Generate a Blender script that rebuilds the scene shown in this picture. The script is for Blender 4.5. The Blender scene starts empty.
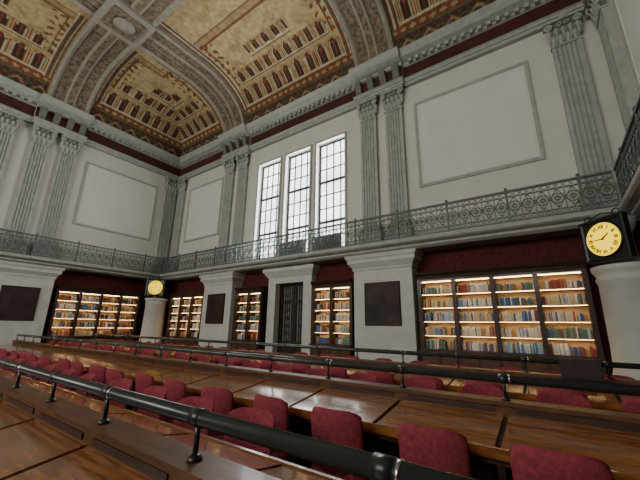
import bpy, bmesh, math, random
from mathutils import Vector, Matrix
random.seed(7)
C=bpy.context.scene.collection
X0,X1,Y0,Y1=-18.0,2.2,-10.8,10.0
# ---------------------------------------------------------------- materials
def mat(name,col,rough=0.6,metal=0.0,var=0.12,scale=6.0,bump=0.0,coat=0.0,col2=None,emit=0.0,stretch=None,spec=0.5):
    m=bpy.data.materials.new(name); m.use_nodes=True
    nt=m.node_tree; b=nt.nodes['Principled BSDF']
    b.inputs['Roughness'].default_value=rough; b.inputs['Metallic'].default_value=metal
    b.inputs['Coat Weight'].default_value=coat; b.inputs['Coat Roughness'].default_value=0.10
    b.inputs['Specular IOR Level'].default_value=spec
    tc=nt.nodes.new('ShaderNodeTexCoord'); n=nt.nodes.new('ShaderNodeTexNoise')
    n.inputs['Scale'].default_value=scale; n.inputs['Detail'].default_value=5
    mp=nt.nodes.new('ShaderNodeMapping')
    if stretch: mp.inputs['Scale'].default_value=stretch
    nt.links.new(tc.outputs['Object'],mp.inputs['Vector']); nt.links.new(mp.outputs['Vector'],n.inputs['Vector'])
    r=nt.nodes.new('ShaderNodeValToRGB'); e=r.color_ramp.elements
    c2=col2 if col2 else tuple(max(0,c*(1-var)) for c in col)
    c1=col if col2 else tuple(min(1,c*(1+var)) for c in col)
    e[0].position=0.32; e[1].position=0.68
    e[0].color=(*c2,1); e[1].color=(*c1,1)
    nt.links.new(n.outputs['Fac'],r.inputs['Fac']); nt.links.new(r.outputs['Color'],b.inputs['Base Color'])
    if bump>0:
        bp=nt.nodes.new('ShaderNodeBump'); bp.inputs['Strength'].default_value=bump; bp.inputs['Distance'].default_value=0.01
        nt.links.new(n.outputs['Fac'],bp.inputs['Height']); nt.links.new(bp.outputs['Normal'],b.inputs['Normal'])
    if emit>0:
        nt.links.new(r.outputs['Color'],b.inputs['Emission Color']); b.inputs['Emission Strength'].default_value=emit
    return m
def vcmat(name,rough,scale=9.0,amt=0.35,spec=0.3):
    m=bpy.data.materials.new(name); m.use_nodes=True; nt=m.node_tree; b=nt.nodes['Principled BSDF']
    b.inputs['Roughness'].default_value=rough; b.inputs['Specular IOR Level'].default_value=spec
    a=nt.nodes.new('ShaderNodeAttribute'); a.attribute_name='Col'
    tc=nt.nodes.new('ShaderNodeTexCoord'); n=nt.nodes.new('ShaderNodeTexNoise'); n.inputs['Scale'].default_value=scale; n.inputs['Detail'].default_value=6
    nt.links.new(tc.outputs['Object'],n.inputs['Vector'])
    mr=nt.nodes.new('ShaderNodeMapRange'); mr.inputs['From Min'].default_value=0.3; mr.inputs['From Max'].default_value=0.7
    mr.inputs['To Min'].default_value=1-amt; mr.inputs['To Max'].default_value=1+amt*0.4
    nt.links.new(n.outputs['Fac'],mr.inputs['Value'])
    mx=nt.nodes.new('ShaderNodeVectorMath'); mx.operation='SCALE'
    nt.links.new(a.outputs['Color'],mx.inputs[0]); nt.links.new(mr.outputs['Result'],mx.inputs['Scale'])
    nt.links.new(mx.outputs['Vector'],b.inputs['Base Color'])
    return m
WALL=mat('plaster_wall',(0.57,0.565,0.52),0.85,var=0.04,scale=1.5,spec=.2)
PANEL=mat('plaster_panel',(0.65,0.645,0.605),0.85,var=0.03,scale=1.2,spec=.2)
TRIM=mat('trim_stone',(0.34,0.365,0.335),0.75,var=0.12,scale=5,spec=.3)
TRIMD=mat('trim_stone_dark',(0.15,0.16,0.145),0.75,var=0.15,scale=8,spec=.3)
PIER=mat('pier_plaster',(0.51,0.515,0.485),0.75,var=0.07,scale=3,spec=.3)
MAROON=mat('maroon_wall',(0.080,0.015,0.017),0.8,var=0.3,scale=9,spec=.2)
FRIEZE=mat('painted_frieze',(0.085,0.022,0.022),0.8,col2=(0.045,0.022,0.018),scale=5,spec=.2)
DWOOD=mat('dark_wood',(0.040,0.021,0.014),0.45,var=0.35,scale=4,stretch=(1,1,8),coat=0.1,spec=.3)
DESKW=mat('varnished_desktop',(0.32,0.122,0.030),0.22,col2=(0.15,0.054,0.014),scale=3,stretch=(1.2,9,6),coat=0.75,spec=.4)
DESKF=mat('desk_frame_wood',(0.12,0.049,0.017),0.45,col2=(0.055,0.023,0.009),scale=4,stretch=(1.2,8,8),coat=0.1,spec=.3)
IRON=mat('painted_iron',(0.085,0.110,0.102),0.5,metal=0.2,var=0.15,scale=10)
BLACK=mat('black_metal',(0.02,0.022,0.022),0.32,metal=0.2,var=0.2,scale=10)
TUBE=mat('lamp_tube_enamel',(0.045,0.052,0.050),0.25,metal=0.2,var=0.15,scale=6)
STEEL=mat('steel_joint',(0.5,0.5,0.5),0.25,metal=1.0)
VELVET=mat('maroon_upholstery',(0.22,0.036,0.050),0.9,var=0.25,scale=30,bump=0.2,spec=.2)
FLOORM=mat('floor_parquet',(0.08,0.042,0.022),0.4,var=0.3,scale=3,stretch=(1,6,1))
CASEBACK=mat('bookcase_back',(0.52,0.34,0.16),0.6,var=0.1)
LED=mat('shelf_lamp',(1.0,0.66,0.30),0.5,var=0.01,emit=21.0)
GLASSM=mat('bright_pane',(0.92,0.97,1.0),0.3,col2=(0.66,0.71,0.72),scale=0.9,emit=4.0)
FRAMEW=mat('window_frame_dark',(0.05,0.055,0.055),0.5)
SLATE=mat('dark_plaque',(0.055,0.030,0.025),0.6,col2=(0.016,0.010,0.012),scale=2.5,spec=.3)
CLOCKF=mat('lit_clock_face',(0.9,0.60,0.0),0.6,var=0.02,emit=1.9,spec=.1)
RIBP=mat('rib_painted_band',(0.24,0.19,0.12),0.8,col2=(0.08,0.05,0.035),scale=7)
RIBE=mat('rib_moulding',(0.27,0.25,0.20),0.8,var=0.12,scale=4)
SCREEN=mat('monitor_plastic',(0.012,0.013,0.015),0.35)
CEILM=vcmat('painted_ceiling',0.85,5.0,0.32)
BOOKM=vcmat('book_spines',0.6,25.0,0.25)
# ---------------------------------------------------------------- mesh builder
class MB:
    def __init__(s,T=None):
        s.v=[];s.f=[];s.mi=[];s.sm=[];s.mats=[];s.T=T or (lambda a,b,c:(a,b,c)); s.col=[];s.cc=None
    def m(s,mt):
        if mt not in s.mats: s.mats.append(mt)
        return s.mats.index(mt)
    def add(s,vs,fs,mt,smooth=False,raw=False):
        o=len(s.v); i=s.m(mt)
        for p in vs:
            s.v.append(p if raw else s.T(*p))
            if s.cc is not None: s.col.append(s.cc)
        for f in fs:
            s.f.append(tuple(o+k for k in f)); s.mi.append(i); s.sm.append(smooth)
    def box(s,a0,a1,b0,b1,c0,c1,mt):
        s.add([(a0,b0,c0),(a1,b0,c0),(a1,b1,c0),(a0,b1,c0),(a0,b0,c1),(a1,b0,c1),(a1,b1,c1),(a0,b1,c1)],
              [(0,1,2,3),(4,5,6,7),(0,1,5,4),(1,2,6,5),(2,3,7,6),(3,0,4,7)],mt)
    def frus(s,a0,a1,b0,b1,z0,A0,A1,B0,B1,z1,mt):
        s.add([(a0,b0,z0),(a1,b0,z0),(a1,b1,z0),(a0,b1,z0),(A0,B0,z1),(A1,B0,z1),(A1,B1,z1),(A0,B1,z1)],
              [(0,1,2,3),(4,5,6,7),(0,1,5,4),(1,2,6,5),(2,3,7,6),(3,0,4,7)],mt)
    def tube(s,pts,r,mt,seg=6,closed=False,smooth=True):
        pts=[Vector(p) for p in pts]; n=len(pts); rs=r if isinstance(r,(list,tuple)) else [r]*n
        vs=[];fs=[]
        for i,p in enumerate(pts):
            if closed: t=pts[(i+1)%n]-pts[i-1]
            else: t=pts[min(i+1,n-1)]-pts[max(i-1,0)]
            t.normalize(); up=Vector((0,0,1)) if abs(t.z)<0.9 else Vector((1,0,0))
            if closed: up=Vector((0,1,0)) if abs(t.y)<0.5 else Vector((1,0,0))
            u=t.cross(up).normalized(); w=t.cross(u)
            for k in range(seg):
                a=2*math.pi*(k+0.5)/seg; q=p+u*math.cos(a)*rs[i]+w*math.sin(a)*rs[i]; vs.append(tuple(q))
        for i in range(n if closed else n-1):
            j=(i+1)%n
            for k in range(seg):
                l=(k+1)%seg; fs.append((i*seg+k,i*seg+l,j*seg+l,j*seg+k))
        if not closed:
            fs.append(tuple(range(seg))); fs.append(tuple((n-1)*seg+k for k in range(seg)))
        s.add(vs,fs,mt,smooth and seg>4)
    def ring(s,cs,cd,cz,R,r,mt,n=12,seg=3,sx=1.0):
        s.tube([(cs+R*sx*math.cos(2*math.pi*i/n),cd,cz+R*math.sin(2*math.pi*i/n)) for i in range(n)],r,mt,seg,closed=True)
    def lathe(s,prof,cx,cy,mt,seg=24):
        vs=[];fs=[]
        for (r,z) in prof:
            for k in range(seg):
                a=2*math.pi*k/seg; vs.append((cx+r*math.cos(a),cy+r*math.sin(a),z))
        for i in range(len(prof)-1):
            for k in range(seg):
                l=(k+1)%seg; fs.append((i*seg+k,i*seg+l,(i+1)*seg+l,(i+1)*seg+k))
        fs.append(tuple(range(seg))); fs.append(tuple((len(prof)-1)*seg+k for k in range(seg)))
        s.add(vs,fs,mt,True)
    def rloft(s,cx,cy,w,d,rad,levels,mt):
        vs=[];fs=[];base=[]
        for (sx,sy,a0) in ((1,1,0),(-1,1,90),(-1,-1,180),(1,-1,270)):
            for k in range(5):
                a=math.radians(a0+k*22.5); base.append((sx*(w/2-rad),sy*(d/2-rad),math.cos(a),math.sin(a)))
        n=len(base)
        for (z,ins) in levels:
            rr=rad-ins
            for (px,py,ca,sa) in base: vs.append((cx+px+ca*rr,cy+py+sa*rr,z))
        for i in range(len(levels)-1):
            for k in range(n):
                l=(k+1)%n; fs.append((i*n+k,i*n+l,(i+1)*n+l,(i+1)*n+k))
        fs.append(tuple(range(n))); fs.append(tuple((len(levels)-1)*n+k for k in range(n)))
        s.add(vs,fs,mt,True)
    def extr(s,prof,a0,a1,mt,mats=None):
        n=len(prof); vs=[(a0,d,z) for d,z in prof]+[(a1,d,z) for d,z in prof]
        if mats is None:
            s.add(vs,[(k,(k+1)%n,n+(k+1)%n,n+k) for k in range(n)]+[tuple(range(n)),tuple(range(n,2*n))],mt)
        else:
            for k in range(n): 
                l=(k+1)%n; s.add([vs[k],vs[l],vs[n+l],vs[n+k]],[(0,1,2,3)],mats.get(k,mt))
            s.add(vs,[tuple(range(n)),tuple(range(n,2*n))],mt)
    def frame(s,a,b,z0,z1,t,d0,d1,mt):
        O=[(a,z0),(b,z0),(b,z1),(a,z1)]; I=[(a+t,z0+t),(b-t,z0+t),(b-t,z1-t),(a+t,z1-t)]
        M=[(a+t*.5,z0+t*.5),(b-t*.5,z0+t*.5),(b-t*.5,z1-t*.5),(a+t*.5,z1-t*.5)]
        vs=[(x,d0,z) for x,z in O]+[(x,d1*.8,z) for x,z in O]+[(x,d1,z) for x,z in M]+[(x,d1*.6,z) for x,z in I]+[(x,d0,z) for x,z in I]
        fs=[]
        for r in range(4):
            for k in range(4):
                l=(k+1)%4; fs.append((r*4+k,r*4+l,(r+1)*4+l,(r+1)*4+k))
        s.add(vs,fs,mt)
    def mesh(s,name,recalc=True):
        me=bpy.data.meshes.new(name); me.from_pydata(s.v,[],s.f)
        for mt in s.mats: me.materials.append(mt)
        me.polygons.foreach_set('material_index',s.mi); me.polygons.foreach_set('use_smooth',s.sm)
        if s.col:
            ca=me.color_attributes.new('Col','FLOAT_COLOR','POINT')
            flat=[]
            for c in s.col: flat+= [c[0],c[1],c[2],1.0]
            ca.data.foreach_set('color',flat)
        if recalc:
            bm=bmesh.new(); bm.from_mesh(me); bmesh.ops.recalc_face_normals(bm,faces=bm.faces); bm.to_mesh(me); bm.free()
        me.update(); return me
    def obj(s,name,parent=None,recalc=True):
        o=bpy.data.objects.new(name,s.mesh(name,recalc)); C.objects.link(o)
        if parent: o.parent=parent
        return o
def empty(name,loc=(0,0,0)):
    e=bpy.data.objects.new(name,None); e.location=loc; e.empty_display_size=0.2; C.objects.link(e); return e
TW=lambda s,d,z:(s,Y1-d,z)
TE=lambda s,d,z:(X0+d,s,z)
TR=lambda s,d,z:(X1-d,s,z)
TB=lambda s,d,z:(s,Y0+d,z)
ZB=4.1; ZT=11.9
# ---------------------------------------------------------------- shell
m=MB(); m.box(X0-.4,X1+.4,Y0-.4,Y1+.4,-.2,0,FLOORM); m.obj('floor')
def wall_with_openings(name,T,s0,s1,ops):
    m=MB(T)
    def seg(a,b,z0,z1,mt):
        if b>a and z1>z0: m.box(a,b,-.4,0,z0,z1,mt)
    lo=[o for o in ops if o[3]<ZB]; hi=[o for o in ops if o[2]>=ZB]
    for lst,z0,z1,mt in ((lo,0,ZB,MAROON),(hi,ZB,ZT,WALL)):
        cur=s0
        for a,b,c,d in sorted(lst):
            seg(cur,a,z0,z1,mt); seg(a,b,z0,c,mt); seg(a,b,d,z1,mt); cur=b
        seg(cur,s1,z0,z1,mt)
    return m.obj(name)
XC=-8.4; YC=-0.4
def triple(c): return [(c-2.45,c-1.05),(c-.70,c+.70),(c+1.05,c+2.45)]
WIN=triple(XC)
FILL_WINS=[(XC-8.3,XC-6.9),(XC-6.5,XC-5.2)]+triple(XC)+[(XC+5.3,XC+6.6),(XC+7.0,XC+8.3)]  # unseen openings behind the camera, added to give the fill light a source
WZ0,WZ1=4.5,9.25
wall_with_openings('wall_north',TW,X0-.4,X1+.4,[(a,b,WZ0,WZ1) for a,b in WIN]+[(XC-.72,XC+.72,0.0,3.25)])
wall_with_openings('wall_west',TE,Y0,Y1,[])
wall_with_openings('wall_east',TR,Y0,Y1,[])
wall_with_openings('wall_south',TB,X0-.4,X1+.4,[(a,b,WZ0,WZ1) for a,b in FILL_WINS])
def window(name,T,a,b,z0,z1):
    m=MB(T); d0,d1=-.30,-.22; f=.06
    m.box(a,a+f,d0,d1,z0,z1,FRAMEW); m.box(b-f,b,d0,d1,z0,z1,FRAMEW); m.box(a+f,b-f,d0,d1,z0,z0+f,FRAMEW); m.box(a+f,b-f,d0,d1,z1-f,z1,FRAMEW)
    for k in (1,2,3): 
        x=a+(b-a)*k/4; m.box(x-.022,x+.022,d0+.01,d1-.01,z0,z1,FRAMEW)
    for k in range(1,8):
        z=z0+(z1-z0)*k/8; w=.11 if k in (2,5) else .04; m.box(a,b,d0+.012,d1-.012,z-w/2,z+w/2,FRAMEW)
    m.box(a,b,-.29,-.27,z0,z1,GLASSM)
    t=.09
    m.box(a-t,a,0,.05,z0-.05,z1+t,TRIM); m.box(b,b+t,0,.05,z0-.05,z1+t,TRIM); m.box(a,b,0,.05,z1,z1+t,TRIM)
    m.box(a-t-.03,b+t+.03,0,.10,z0-.14,z0-.05,TRIM)
    m.obj(name)
for k,(a,b) in enumerate(WIN): window('window_%d'%(k+1),TW,a,b,WZ0,WZ1)
for k,(a,b) in enumerate(FILL_WINS): window('window_%d'%(k+4),TB,a,b,WZ0,WZ1)  # added south windows, glowing panes out of view
# ---------------------------------------------------------------- entablature
EZ=10.2
PROF=[(0,EZ),(.16,EZ),(.16,EZ+.12),(.20,EZ+.12),(.20,EZ+.22),(.26,EZ+.25),(.14,EZ+.27),(.14,EZ+.80),(.22,EZ+.84),(.22,EZ+.92),(.30,EZ+.94),(.48,EZ+1.02),(.48,EZ+1.12),(.55,EZ+1.22),(.60,EZ+1.30),(0,EZ+1.30)]
def entab(name,T,s0,s1,breaks):
    m=MB(T); fr={6:FRIEZE}
    m.extr(PROF,s0,s1,TRIM,fr)
    for c in breaks:
        p=[(d+.16 if d>0 else 0,z) for d,z in PROF]
        m.extr(p,c-1.02,c+1.02,TRIM,{6:FRIEZE})
        for k in range(4):
            x=c-.78+k*.52
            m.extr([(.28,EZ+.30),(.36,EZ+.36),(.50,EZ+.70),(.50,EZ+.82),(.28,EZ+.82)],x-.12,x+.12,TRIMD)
    s=s0+.2
    while s<s1-.1:
        if all(abs(s-c)>1.15 for c in breaks): m.box(s-.06,s+.06,.2,.34,EZ+.82,EZ+.95,TRIM)
        s+=.26
    m.obj(name)
PX=[-12.5,-4.3]; PY=[3.7,-4.5]
entab('trim_1',TW,X0,X1,PX); entab('trim_2',TE,Y0,Y1,PY); entab('trim_3',TR,Y0,Y1,PY); entab('trim_4',TB,X0,X1,PX)
# ---------------------------------------------------------------- pilasters
def leaf(m,s,d,z,w,h,curl,mt):
    vs=[];fs=[];N=6
    for i in range(N+1):
        t=i/N; zz=z+h*(t if t<.8 else .8+.12*math.sin((t-.8)*math.pi/.4)); dd=d+.02+curl*(t**3)
        if t>.85: zz-=h*.10*(t-.85)/.15
        ww=w*(.55+.45*math.sin(t*math.pi*.75+.4))*(1-.55*max(0,t-.7)/.3)*.5
        if i%2: ww*=.85
        vs+=[(s-ww,dd-.02,zz),(s,dd+.03,zz),(s+ww,dd-.02,zz),(s,dd-.03,zz)]
    for i in range(N):
        for k in range(4):
            l=(k+1)%4; fs.append((i*4+k,i*4+l,(i+1)*4+l,(i+1)*4+k))
    fs+= [(0,1,2,3),tuple(N*4+k for k in range(4))]
    m.add(vs,fs,mt)
def shaft(m,c,w,z0,z1,dep):
    nf=5; mar=.07; fw=(w-2*mar)/nf
    pr=[(-w/2,0),(-w/2,dep)]
    for k in range(nf):
        a=-w/2+mar+k*fw+.02; b=a+fw-.04
        for j in range(6):
            t=j/5; pr.append((a+(b-a)*t,dep-.045*math.sin(math.pi*t)))
    pr+=[(w/2,dep),(w/2,0)]
    n=len(pr); vs=[(c+x,d,z0) for x,d in pr]+[(c+x,d,z1) for x,d in pr]
    m.add(vs,[(k,(k+1)%n,n+(k+1)%n,n+k) for k in range(n)],TRIM)
def pilaster(T,c,w=.66,z0=4.2,z1=EZ):
    m=MB(T); dep=.15; cap=.85
    m.box(c-w/2-.10,c+w/2+.10,0,dep+.10,z0,z0+.55,TRIM)
    m.box(c-w/2-.13,c+w/2+.13,0,dep+.13,z0+.50,z0+.57,TRIM)
    m.extr([(0,z0+.57),(dep+.09,z0+.57),(dep+.11,z0+.62),(dep+.09,z0+.67),(dep+.03,z0+.70),(dep+.05,z0+.76),(dep,z0+.80),(0,z0+.80)],c-w/2-.05,c+w/2+.05,TRIM)
    shaft(m,c,w,z0+.8,z1-cap,dep)
    zc=z1-cap
    m.box(c-w/2-.03,c+w/2+.03,0,dep+.03,zc,zc+.05,TRIM)
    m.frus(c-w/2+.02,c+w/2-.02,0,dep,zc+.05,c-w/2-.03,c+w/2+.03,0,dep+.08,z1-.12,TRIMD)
    for k in range(4): leaf(m,c-w/2+w*(k+.5)/4,dep,zc+.05,w/4*1.1,.34,.09,TRIM)
    for k in range(5): leaf(m,c-w/2+w*k/4,dep,zc+.2,w/4,.42,.13,TRIM)
    for sg in (-1,1):
        m.ring(c+sg*(w/2+.01),dep+.13,z1-.22,.085,.03,TRIM,12,5)
        m.ring(c+sg*(w/2+.01),dep+.14,z1-.22,.035,.025,TRIM,8,5)
        m.ring(c+sg*.08,dep+.11,z1-.2,.05,.02,TRIM,10,4)
    m.box(c-w/2-.12,c+w/2+.12,0,dep+.17,z1-.11,z1-.05,TRIM); m.box(c-w/2-.09,c+w/2+.09,0,dep+.14,z1-.05,z1,TRIM)
    m.box(c-.06,c+.06,dep+.1,dep+.22,z1-.14,z1-.03,TRIM)
    m.obj('pilaster')
for c in PX:
    for T in (TW,TB):
        pilaster(T,c-.52); pilaster(T,c+.52)
for c in PY:
    for T in (TE,TR):
        pilaster(T,c-.52); pilaster(T,c+.52)
pilaster(TW,X0+.55); pilaster(TW,1.38); pilaster(TE,Y1-.55); pilaster(TR,Y1-.6); pilaster(TE,1.95)
# ---------------------------------------------------------------- wall panels
def wpanel(T,a,b,z0,z1,name):
    m=MB(T)
    m.box(a+.05,b-.05,0,.02,z0+.05,z1-.05,PANEL)
    m.frame(a,b,z0,z1,.11,0,.055,TRIM); m.frame(a+.14,b-.14,z0+.14,z1-.14,.04,.02,.035,PANEL)
    m.obj(name)
wpanel(TW,-3.05,.45,6.1,9.4,'wall_panel'); wpanel(TW,-16.7,-13.6,6.1,9.4,'wall_panel')
wpanel(TE,5.0,8.7,6.1,9.4,'wall_panel'); wpanel(TE,-2.9,1.3,6.1,9.4,'wall_panel'); wpanel(TR,5.0,8.6,6.1,9.4,'wall_panel')
# ---------------------------------------------------------------- balcony
BD=.85
def balcony(T,s0,s1,bd):
    m=MB(T)
    m.extr([(0,3.89),(bd-.22,3.90),(bd-.12,3.96),(bd-.12,4.02),(bd,4.06),(bd+.05,4.10),(bd+.05,4.2),(0,4.2)],s0,s1,TRIM)
    m.obj('balcony')
def railing(T,s0,s1,bd):
    m=MB(T); zb,zt=4.24,5.08
    m.box(s0,s1,bd-.03,bd+.03,zt-.03,zt+.02,IRON); m.box(s0,s1,bd-.015,bd+.015,zt-.18,zt-.155,IRON)
    m.box(s0,s1,bd-.015,bd+.015,zb,zb+.03,IRON); m.box(s0,s1,bd-.012,bd+.012,zb+.14,zb+.16,IRON)
    n=int((s1-s0)/.30); st=(s1-s0)/n
    for k in range(n+1):
        s=s0+k*st
        if k%5==0:
            m.box(s-.025,s+.025,bd-.025,bd+.025,4.2,zt+.03,IRON); m.lathe([(.01,zt+.02),(.04,zt+.05),(.04,zt+.08),(.01,zt+.11)],s,bd,IRON,6)
        else: m.tube([(s,bd,zb),(s,bd,zt)],.011,IRON,4)
        if k<n:
            c=s+st/2; zm=(zb+zt)/2
            m.ring(c,bd,zm,.125,.012,IRON,12,3); m.ring(c,bd,zm,.05,.015,IRON,6,3)
            for sg in (-1,1):
                m.tube([(c+sg*.14,bd,zm+.02),(c+sg*.06,bd,zm+.14),(c,bd,zm+.24),(c-sg*.05,bd,zm+.20)],.010,IRON,3)
                m.tube([(c+sg*.14,bd,zm-.02),(c+sg*.06,bd,zm-.14),(c,bd,zm-.24),(c-sg*.05,bd,zm-.20)],.010,IRON,3)
            m.tube([(c,bd,zb),(c,bd,zt)],.007,IRON,3)
            m.ring(c-st/4,bd,zt-.09,.055,.010,IRON,8,3); m.ring(c+st/4,bd,zt-.09,.055,.010,IRON,8,3)
            m.ring(c-st/4,bd,zb+.085,.045,.010,IRON,8,3); m.ring(c+st/4,bd,zb+.085,.045,.010,IRON,8,3)
    m.obj('balcony_railing')
BR=.65
balcony(TW,X0,X1,BD); balcony(TE,Y0,Y1-BD-.05,BD); balcony(TR,Y0,Y1-BD-.05,BR); balcony(TB,X0+BD,X1-BR,BD)
railing(TW,X0+BD,X1-BR,BD-.05); railing(TE,Y0+BD,Y1-BD,BD-.05); railing(TR,Y0+BD,Y1-BD,BR-.05)
# ---------------------------------------------------------------- lower piers, doors, plaques
def pier(T,c,w=2.0,dep=.55,plaque=True):
    m=MB(T)
    m.box(c-w/2,c+w/2,0,dep,.35,3.45,PIER); m.box(c-w/2-.1,c+w/2+.1,0,dep+.1,0,.35,PIER)
    h=w/2
    for (z0,z1,e0,e1) in ((3.40,3.46,.04,.04),(3.46,3.62,.02,.14),(3.62,3.76,.16,.16),(3.76,3.88,.20,.24)):
        m.frus(c-h-e0,c+h+e0,0,dep+e0,z0,c-h-e1,c+h+e1,0,dep+e1,z1,PIER)
    m.obj('wall_pier')
    if plaque:
        q=MB(T); a,b,z0,z1=c-.58,c+.58,1.65,2.95; d=dep
        q.box(a,b,d+.001,d+.03,z0,z1,SLATE); q.frame(a-.05,b+.05,z0-.05,z1+.05,.10,d+.001,d+.07,DWOOD)
        q.frame(a+.09,b-.09,z0+.09,z1-.09,.02,d+.02,d+.035,DESKF)
        q.obj('framed_plaque')
for c in PX: pier(TW,c)
for c in PY: pier(TE,c)
m=MB(TW)
for sg in (-1,1):
    a,b=sorted((XC+sg*.72,XC+sg*1.12)); m.box(a,b,0,.28,0,3.5,PIER); m.box(a-.04,b+.04,0,.33,0,.3,PIER)
m.box(XC-.72,XC+.72,0,.28,3.25,3.5,PIER)
m.frus(XC-1.14,XC+1.14,0,.30,3.5,XC-1.3,XC+1.3,0,.45,3.72,PIER); m.box(XC-1.32,XC+1.32,0,.47,3.72,3.86,PIER)
m.obj('trim_5')
m=MB(TW)
for sg in (-1,1):
    a,b=sorted((XC+sg*.01,XC+sg*.71))
    m.box(a,a+.07,-.15,-.08,0,3.24,DWOOD); m.box(b-.07,b,-.15,-.08,0,3.24,DWOOD)
    for z in (0,.9,2.5,3.14): m.box(a+.07,b-.07,-.15,-.08,z,z+.10,DWOOD)
    m.box(a,b,-.13,-.11,0,.9,DWOOD); m.box(a,b,-.14,-.125,.9,3.2,TRIMD)
    for k in range(1,6):
        x=a+(b-a)*k/6; m.tube([(x,-.09,1.0),(x,-.09,3.14)],.014,BLACK,4)
    for k in range(7): m.ring((a+b)/2,-.085,1.15+k*.3,.13,.014,BLACK,10,3)
m.obj('door_1')
def column(cx,cy):
    m=MB()
    m.lathe([(.70,0),(.70,.34),(.66,.38),(.70,.48),(.66,.58),(.60,.68),(.56,.84),(.54,1.2),(.52,2.55),(.55,2.58),(.55,2.64),(.52,2.67),(.56,2.76),(.60,2.82),(.60,2.90),(.24,2.92),(.22,3.2),(.22,3.6),(.30,3.74),(.34,3.89)],cx,cy,PIER,28)
    m.obj('corner_column')
column(1.42,9.22); column(-17.22,9.22)
def clock(loc,ang):
    e=empty('wall_clock',loc); e.rotation_euler=(0,0,ang)
    m=MB(); h=.42
    m.box(-h,h,0,.14,-h,h,BLACK); m.frame(-h-.04,h+.04,-h-.04,h+.04,.08,.10,-.04,BLACK)
    m.tube([(0,.14,.0),(0,.36,.0)],.05,BLACK,8)
    for sg in (-1,1):
        m.ring(sg*.30,.05,h+.10,.07,.014,BLACK,12,5)
        m.tube([(sg*.36,.05,h+.04),(sg*.2,.05,h+.10),(0,.05,h+.16)],.014,BLACK,5)
    m.obj('case',e)
    m=MB(); n=40; R=.355
    m.add([(R*math.cos(2*math.pi*k/n),-.03,R*math.sin(2*math.pi*k/n)) for k in range(n)]+[(R*math.cos(2*math.pi*k/n),.01,R*math.sin(2*math.pi*k/n)) for k in range(n)],
          [tuple(range(n)),tuple(range(n,2*n))]+[(k,(k+1)%n,n+(k+1)%n,n+k) for k in range(n)],CLOCKF)
    m.obj('dial',e)
    m=MB(); m.ring(0,-.025,0,.37,.02,BLACK,40,6); 
    for k in range(60):
        a=2*math.pi*k/60; m.tube([(.32*math.sin(a),-.034,.32*math.cos(a)),(.335*math.sin(a),-.034,.335*math.cos(a))],.004,BLACK,4)
    m.tube([(0,-.045,0),(.17*math.sin(math.radians(52)),-.045,.17*math.cos(math.radians(52)))],[.018,.010],BLACK,4)
    m.tube([(0,-.05,0),(-.27,-.05,.0)],[.014,.008],BLACK,4); m.tube([(0,-.03,0),(0,-.055,0)],.022,BLACK,8)
    m.obj('hands',e)
    for k,t in enumerate(['XII','I','II','III','IIII','V','VI','VII','VIII','IX','X','XI']):
        cu=bpy.data.curves.new('numeral','FONT'); cu.body=t; cu.size=.10; cu.align_x='CENTER'; cu.align_y='CENTER'; cu.extrude=.002; cu.offset=.004
        cu.materials.append(BLACK); o=bpy.data.objects.new('numeral_%d'%k,cu); C.objects.link(o); o.parent=e
        a=2*math.pi*k/12; o.location=(.26*math.sin(a),-.034,.26*math.cos(a)); o.rotation_euler=(math.pi/2,a,0)
clock((1.11,8.78,3.44),math.radians(-45)); clock((-16.86,8.84,3.44),math.radians(45))
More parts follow.
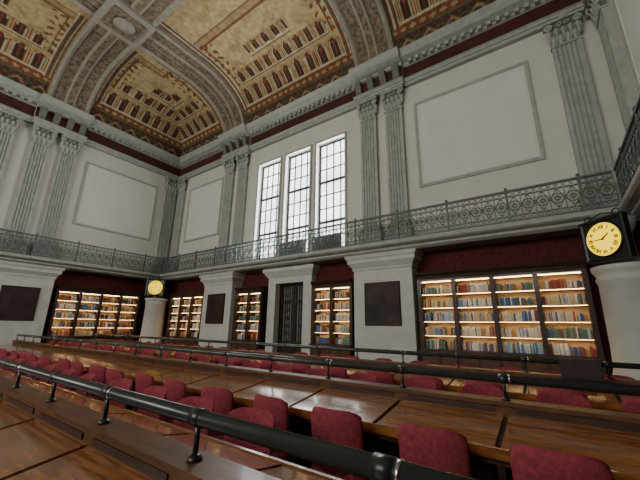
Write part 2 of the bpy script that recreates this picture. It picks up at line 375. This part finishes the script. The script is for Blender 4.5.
# ---------------------------------------------------------------- bookcases
PAL=[(.66,.64,.60),(.60,.55,.45),(.68,.66,.62),(.66,.64,.60),(.12,.22,.42),(.06,.12,.28),(.30,.06,.04),(.42,.16,.07),(.22,.11,.05),(.34,.25,.13),(.10,.20,.16),(.52,.42,.27),(.32,.45,.58),(.6,.48,.22),(.10,.10,.11),(.58,.59,.60)]
def bookcase(T,a,b,nb):
    e=empty('bookcase',T((a+b)/2,0,0)); inv=Matrix.Translation(-e.location)
    w=(b-a)/nb; D=.42; z0,z1=1.0,2.92; ns=5; sh=(z1-z0)/ns
    m=MB(T)
    m.box(a,b,0,.02,0,z1,CASEBACK)
    m.box(a-.04,b+.04,.0,D+.12,0,.12,DWOOD); m.box(a-.02,b+.02,.02,D+.08,.12,z0-.04,DWOOD); m.box(a-.05,b+.05,.02,D+.13,z0-.05,z0,DWOOD)
    for k in range(nb):
        for j in (0,1):
            p=a+w*k+w*j/2+.05; m.box(p,p+w/2-.08,D+.08,D+.10,.2,z0-.12,DESKF)
    for k in range(nb+1):
        s=a+w*k; m.box(s-.035,s+.035,.02,D,z0,z1+.05,DWOOD); m.box(s-.05,s+.05,D-.03,D+.03,z0,z1+.05,DWOOD)
    for j in range(1,ns): m.box(a,b,.02,D-.03,z0+sh*j-.012,z0+sh*j+.012,CASEBACK)
    m.box(a,b,.02,D,z1,z1+.06,DWOOD)
    m.extr([(0,z1+.06),(D+.02,z1+.06),(D+.04,z1+.14),(D+.10,z1+.20),(D+.12,z1+.26),(0,z1+.26)],a-.05,b+.05,DWOOD)
    o=m.obj('case',e); o.matrix_parent_inverse=inv
    l=MB(T)
    for k in range(nb):
        for j in range(ns):
            z=z0+sh*(j+1)-.013; s=a+w*k; top=j==ns-1
            l.box(s+.06,s+w-.06,D-.12,D-.09,z-(.012 if top else .004),z,LED)
    o=l.obj('shelf_lamps',e); o.matrix_parent_inverse=inv
    q=MB(T)
    for k in range(nb):
        for j in range(ns):
            s=a+w*k+.05; end=a+w*(k+1)-.05; zf=z0+sh*j+.013; base=random.choice(PAL); hb=random.uniform(.19,.25)
            while s<end-.02:
                if random.random()<.08: base=random.choice(PAL); hb=random.uniform(.17,.26)
                if random.random()<.03: s+=random.uniform(.03,.15); continue
                t=min(random.uniform(.018,.045),end-s); c=base if random.random()<.65 else random.choice(PAL)
                g=random.uniform(.8,1.15); q.cc=tuple(min(.8,x*g) for x in c); hh=hb*random.uniform(.88,1.08)
                q.box(s,s+t-.003,.05,D-.14-random.uniform(0,.03),zf,zf+hh,BOOKM); s+=t
    o=q.obj('books',e); o.matrix_parent_inverse=inv
bookcase(TW,-3.15,.74,4); bookcase(TW,-7.1,-5.5,2); bookcase(TW,-11.3,-9.75,2); bookcase(TW,-16.5,-13.7,3); bookcase(TE,4.95,8.45,4); bookcase(TE,-3.0,2.5,6)
# ---------------------------------------------------------------- ceiling
CA,CB=2.9,2.2; ZS=11.35; DS=.3
def cz(d):
    if d>=DS+CA: return ZS+CB
    c=1-(d-DS)/CA; return ZS+CB*math.sqrt(max(0,1-c*c))
NTH=84; cov=[(DS+CA*(1-math.cos(math.pi/2*i/NTH))) for i in range(NTH+1)]
arc=[0]
for i in range(1,NTH+1):
    dz=cz(cov[i])-cz(cov[i-1]); arc.append(arc[-1]+math.hypot(cov[i]-cov[i-1],dz))
def arclen(d):
    if d>=cov[-1]: return arc[-1]+d-cov[-1]
    t=math.acos(max(-1,min(1,1-(d-DS)/CA)))/(math.pi/2)*NTH; i=min(int(t),NTH-1); return arc[i]+(arc[i+1]-arc[i])*(t-i)
def mid(a,b,st):
    n=max(1,int(abs(b-a)/st)); return [a+(b-a)*i/n for i in range(1,n)]
xs=[X0+d for d in cov]+mid(X0+cov[-1],X1-cov[-1],.042)+[X1-d for d in reversed(cov)]
ys=[Y1-d for d in cov]+mid(Y1-cov[-1],-1,.05)+mid(-1,Y0+cov[-1],.3)+[Y0+d for d in reversed(cov[::4])]
CREAM=(.47,.37,.18); CREAM2=(.36,.265,.125); BR=(.06,.026,.014); BR2=(.16,.070,.032); OL=(.11,.11,.06); RD=(.22,.055,.028); PALE=(.54,.48,.32); GR=(.07,.11,.075)
def mixc(a,b,t): return tuple(x*(1-t)+y*t for x,y in zip(a,b))
def niche(x,y,h=.62):
    ax=abs(x)
    if y<.06: return BR2
    if y<.11: return PALE
    def inn(w,top,b0):
        if ax>w: return False
        yy=(y-b0); 
        if yy<0: return False
        if y<top: return True
        return (ax/w)**2+((y-top)/.20)**2<1
    if inn(.25,h,.15):
        if ax<.10 and .2<y<h+.02: return BR2 if ax<.05 else BR
        if (ax/.12)**2+((y-h-.04)/.09)**2<1: return RD
        return BR
    if inn(.32,h,.11): return PALE
    if inn(.37,h+.02,.11): return BR2
    if ax>.46: return RD if y<.78 else None
    if y>h+.27: return None
    if ax>.40 and y<h+.1: return CREAM
    return CREAM2
def pat(u,v,cells):
    cell=None
    for (a,b) in cells:
        if a<=u<=b: cell=(a,b)
    if cell is None: return CREAM2
    a,b=cell; e=min(u-a,b-u); c=(a+b)/2; L=(b-a)
    if v<.85:
        if v<.06 or .79<v: return OL
        x=(u%.8)/.8-.5; y=(v-.42)/.36
        q=math.sin(u*7.85)*.45; 
        if abs(y-q)<.13: return mixc(OL,CREAM,.45)
        if abs(y+q)<.10: return GR
        if math.hypot(x*2.1,y)<.3: return RD
        if math.sin(u*23)*math.sin(v*25)>.5: return BR2
        return (.075,.035,.022)
    if v<1.12:
        if v>1.07 or v<.90: return BR2
        x=(u%.36)/.36-.5; return (mixc(CREAM,BR2,.3) if abs(x)+abs((v-.985)/.2)<.42 else RD)
    if e<.08: return BR2
    if e<.34: return (GR if (v*3)%1<.5 else RD) if .14<e<.28 else PALE
    pw0=(L-.68)/max(1,round((L-.68)/.62))
    if v<2.15:
        x=((u-a-.34)/pw0)%1-.5; y=(v-1.12)/1.03
        f=niche(x,y)
        return f if f else mixc(CREAM,CREAM2,.4)
    k=(u-c)
    if v<3.0 and abs(k)<L*.40:
        x=((u-c)/.58+.5)%1-.5; y=(v-2.15)/.85; kk=abs(round(k/.58))
        if kk*.58<L*.36:
            f=niche(x,y,.52)
            if f: return f
    if 3.0<=v<3.75 and abs(k)<L*.18:
        x=((u-c)/.58+.5)%1-.5; y=(v-3.0)/.75; kk=abs(round(k/.58))
        if kk<=(1 if L<6 else 2):
            f=niche(x,y,.52)
            if f: return f
    if v<4.6 and e<1.0:
        if .45<e<.55: return BR2
        s=math.sin(u*9+2*math.sin(v*5))*math.sin(v*9)
        if s>.6: return BR2
        if s<-.75: return RD
    w=v-arc[-1]
    if w>0:
        if .45<w<.52 or .80<w<.85: return BR2
        if .52<=w<=.80: return mixc(CREAM,RD,.5) if math.sin(u*16)>0.2 else CREAM2
    s=math.sin(u*3.1+math.sin(v*4))*math.sin(v*3.7+math.sin(u*5))
    return mixc(CREAM,CREAM2,.8) if s>.45 else CREAM
RW=.85
def cells_of(lo,hi,ribs):
    r=sorted(ribs); e=[lo]+sum([[q-RW,q+RW] for q in r],[])+[hi]
    return [(e[i],e[i+1]) for i in range(0,len(e),2)]
CX=cells_of(X0,X1,PX); CY=cells_of(Y0,Y1,PY)
V=[];COL=[]
for y in ys:
    dy=min(Y1-y,y-Y0)
    for x in xs:
        dx=min(x-X0,X1-x); d=min(dx,dy); V.append((x,y,cz(d))); v=arclen(d)
        if dx<dy: COL.append(pat(y,v,CY) if d<DS+CA+1 else CREAM)
        else: COL.append(pat(x,v,CX))
nx=len(xs); F=[(j*nx+i,j*nx+i+1,(j+1)*nx+i+1,(j+1)*nx+i) for j in range(len(ys)-1) for i in range(nx-1)]
me=bpy.data.meshes.new('ceiling'); me.from_pydata(V,[],F); me.materials.append(CEILM)
ca=me.color_attributes.new('Col','FLOAT_COLOR','POINT'); fl=[]
for c in COL: fl+=[c[0],c[1],c[2],1]
ca.data.foreach_set('color',fl); me.polygons.foreach_set('use_smooth',[True]*len(F))
co=bpy.data.objects.new('ceiling',me); C.objects.link(co)
def rib(name,T,c,length,drop):
    path=[(d,cz(d),) for d in cov[::4]]
    nrm=[]
    for i,(d,z) in enumerate(path):
        th=math.pi/2*i/(len(path)-1); nrm.append((math.cos(th)/CA,-math.sin(th)/CB))
    nrm=[(a/math.hypot(a,b),b/math.hypot(a,b)) for a,b in nrm]
    full=[(d,z,n) for (d,z),n in zip(path,nrm)]+[(length-d,z,(-n[0],n[1])) for (d,z),n in reversed(list(zip(path,nrm)))]
    t=.16+drop
    sec=[(-.82,-.05),(-.82,t+.06),(-.74,t+.10),(-.66,t+.06),(-.62,t),(-.22,t),(-.20,t+.05),(-.12,t+.07),(.12,t+.07),(.20,t+.05),(.22,t),(.62,t),(.66,t+.06),(.74,t+.10),(.82,t+.06),(.82,-.05)]
    m=MB(T); n=len(sec)
    rings=[[(c+s,d+nn[0]*h,z+nn[1]*h) for s,h in sec] for d,z,nn in full]
    for i in range(len(rings)-1):
        for k in range(n-1):
            mt=RIBP if k in (4,10,7) else RIBE
            m.add([rings[i][k],rings[i][k+1],rings[i+1][k+1],rings[i+1][k]],[(0,1,2,3)],mt)
    m.obj(name)
for i,c in enumerate(PX): rib('trim_%d'%(6+i),TW,c,Y1-Y0,0)
for i,c in enumerate(PY): rib('trim_%d'%(8+i),TE,c,X1-X0,.02)
for px in PX:
    for py in PY:
        m=MB(); z=ZS+CB-.16
        m.box(px-.86,px+.86,py-.86,py+.86,z-.16,z,RIBE); m.box(px-.6,px+.6,py-.6,py+.6,z-.20,z-.16,RIBP)
        m.lathe([(.35,z-.2),(.40,z-.25),(.2,z-.30),(.05,z-.34)],px,py,RIBE,16); m.obj('ceiling_boss')
# ---------------------------------------------------------------- desks
def desk(yc,x0,x1,HD=.66):
    T=lambda a,b,c:(a,yc+b,c); m=MB(T)
    n=round((x1-x0)/.95); w=(x1-x0)/n
    for sg in (-1,1):
        for k in range(n):
            a=x0+k*w+.020; b=a+w-.040
            zi,zo=.850,.755; i,o=.07*sg,HD*sg; th=.04
            m.add([(a,i,zi-th),(b,i,zi-th),(b,o,zo-th),(a,o,zo-th),(a,i,zi),(b,i,zi),(b,o,zo),(a,o,zo)],
                  [(0,1,2,3),(4,5,6,7),(0,1,5,4),(1,2,6,5),(2,3,7,6),(3,0,4,7)],DESKW)
        for k in range(n+1):
            a=x0+k*w; i,o=.07*sg,(HD-.01)*sg
            m.add([(a-.019,i,.76),(a+.019,i,.76),(a+.019,o,.70),(a-.019,o,.70),(a-.019,i,.825),(a+.019,i,.825),(a+.019,o,.735),(a-.019,o,.735)],
                  [(0,1,2,3),(4,5,6,7),(0,1,5,4),(1,2,6,5),(2,3,7,6),(3,0,4,7)],DWOOD)
        b0,b1=sorted((sg*(HD-.10),sg*(HD-.07))); m.box(x0,x1,b0,b1,.64,.735,DESKF)
        i0,i1=sorted((sg*(HD-.012),sg*(HD+.016)))
        m.box(x0,x1,i0,i1,.70,.768,DESKW)
    for k in range(0,n+1,2):
        a=x0+k*w; a=min(max(a,x0+.03),x1-.03)
        m.box(a-.025,a+.025,-HD+.1,HD-.1,.10,.72,DWOOD); m.box(a-.04,a+.04,-HD+.12,HD-.12,0,.10,DWOOD)
    m.box(x0,x1,-.03,.03,.15,.72,DWOOD)
    m.box(x0,x1,-.07,.07,.72,.92,DESKF); m.box(x0-.02,x1+.02,-.095,.095,.92,.955,DESKF)
    for k in range(n):
        for sg in (-1,1):
            a=x0+k*w+.08; d0,d1=sorted((sg*.07,sg*.08)); m.box(a,a+w-.16,d0,d1,.865,.905,DWOOD)
    m.tube([(x0+.1,0,1.13),(x1-.05,0,1.13)],.036,TUBE,14)
    for k in range(n+1):
        a=x0+k*w; a=min(max(a,x0+.12),x1-.1)
        m.tube([(a,0,.95),(a,0,1.13)],.013,BLACK,8); m.lathe([(.035,.955),(.035,.965),(.016,.98)],a,0,BLACK,10)
        m.tube([(a-.035,0,1.13),(a+.035,0,1.13)],.041,BLACK,14)
        if k%2==0: m.tube([(a+.045,0,1.13),(a+.06,0,1.13)],.040,STEEL,14)
    m.obj('reading_desk')
ROWS=[1.05,3.50,5.95]
for y in ROWS: desk(y,-15.6,1.45 if y>2 else 1.4,.64 if y<2 else .74)
# ---------------------------------------------------------------- chair
def chair_mesh():
    m=MB()
    m.rloft(0,.02,.48,.46,.09,[(.37,.03),(.385,.0),(.43,0),(.455,.02),(.468,.06)],VELVET)
    NA,NZ=18,7; R=.30; vs=[];fs=[]; th=.055
    for i in range(NA+1):
        a=math.radians(-56+112*i/NA); q=abs(a)/math.radians(56)
        zt=.91-.05*q**4; zb=.44
        for j in range(NZ+1):
            t=j/NZ; z=zb+(zt-zb)*t; lean=.06*t
            rr=R*(1+.02*t); cut=.5*th*(1-math.sqrt(max(0,1-max(0,(t-.86)/.14)**2)))+.5*th*(1-math.sqrt(max(0,1-max(0,(q-.88)/.13)**2)))
            cut=min(cut,.48*th)
            for ro in (rr-cut, rr-th+cut):
                vs.append((ro*math.sin(a)*1.0,-ro*math.cos(a)*.78+.02-lean,z))
    st=(NZ+1)*2
    for i in range(NA):
        for j in range(NZ):
            p=i*st+j*2; q=p+st; fs.append((p,q,q+2,p+2)); fs.append((p+1,p+3,q+3,q+1))
        p=i*st; fs.append((p,p+1,p+st+1,p+st)); p=i*st+NZ*2; fs.append((p,p+st,p+st+1,p+1))
    for i in (0,NA):
        for j in range(NZ): p=i*st+j*2; fs.append((p,p+2,p+3,p+1))
    m.add(vs,fs,VELVET,True)
    m.rloft(0,.02,.42,.40,.06,[(.33,0),(.375,0)],DWOOD)
    for sx in (-1,1):
        m.tube([(sx*.18,.20,.35),(sx*.19,.22,0)],[.024,.015],DWOOD,8)
        m.tube([(sx*.17,-.22,.60),(sx*.175,-.15,.36),(sx*.19,-.24,0)],[.014,.022,.015],DWOOD,8)
        m.tube([(sx*.185,.21,.16),(sx*.185,-.20,.16)],.010,DWOOD,6)
    return m.mesh('upholstered_chair')
CH=chair_mesh()
def chair(x,y,rot):
    o=bpy.data.objects.new('upholstered_chair',CH); C.objects.link(o); o.location=(x,y,0); o.rotation_euler=(0,0,rot)
for y in ROWS:
    n=22; w=.775
    for k in range(n):
        x=.72-w*k
        for sg in (-1,1):
            if y<2 and sg<0 and x>-1.2: continue
            if y<2 and sg>0 and x>-2.0: continue
            if random.random()<.04: continue
            off=(.76 if y<2 else .84)+random.uniform(-.05,.05)
            chair(x+(.38 if sg>0 and y<2 else 0)+random.uniform(-.05,.05),y+sg*off,(math.pi if sg>0 else 0)+random.uniform(-.12,.12))
e=empty('computer_monitor',(.20,5.68,.842))
m=MB(); m.box(-.22,.22,-.02,.02,.10,.36,SCREEN); m.box(-.20,.20,-.03,-.02,.12,.34,SLATE); m.box(-.03,.03,0,.04,.01,.14,SCREEN); m.box(-.12,.12,-.09,.06,0,.014,SCREEN); m.obj('monitor_body',e)
for k,(a,b) in enumerate(WIN[1:]):
    m=MB(TW); s=a+.1
    while s<b-.1: m.rloft(s,.2,.07,.16,.03,[(4.25,.02),(4.28,0),(4.95,0),(4.98,.02)],TRIMD); s+=.085
    m.box(a+.1,b-.12,.16,.24,4.2,4.26,TRIMD); m.obj('radiator')
# ---------------------------------------------------------------- lights (daylight at the north windows, added fill lamps at the south)
def area(name,loc,rot,sx,sy,pw,col):
    l=bpy.data.lights.new(name,'AREA'); l.shape='RECTANGLE'; l.size=sx; l.size_y=sy; l.energy=pw; l.color=col
    o=bpy.data.objects.new(name,l); C.objects.link(o); o.location=loc; o.rotation_euler=rot; return o
for i,(cx,sx,pw) in enumerate(((XC,4.9,680),(XC-6.75,3.1,450),(XC+6.8,3.0,450))):
    area('fill_south',(cx,Y0+.12,6.9),(math.radians(90),0,0),sx,4.6,pw,(1.0,.97,.89))  # wide lamps added behind the camera to brighten the room
for a,b in WIN:
    area('daylight_north',((a+b)/2,Y1+.12,6.9),(math.radians(-90),0,0),1.3,4.6,220,(.98,.98,1.0))
w=bpy.data.worlds.new('sky'); bpy.context.scene.world=w; w.use_nodes=True
w.node_tree.nodes['Background'].inputs[0].default_value=(.8,.9,1,1); w.node_tree.nodes['Background'].inputs[1].default_value=1.0
# ---------------------------------------------------------------- camera
cam=bpy.data.cameras.new('camera'); cam.sensor_width=36; cam.lens=36*321/640; cam.clip_start=.02
o=bpy.data.objects.new('camera',cam); C.objects.link(o)
f=Vector((-.559,.785,.2625)).normalized(); r=Vector((.817,.577,.0155)); r=(r-f*r.dot(f)).normalized(); u=r.cross(f)
o.matrix_world=Matrix(((r.x,u.x,-f.x,0),(r.y,u.y,-f.y,0),(r.z,u.z,-f.z,1.55),(0,0,0,1)))
bpy.context.scene.camera=o
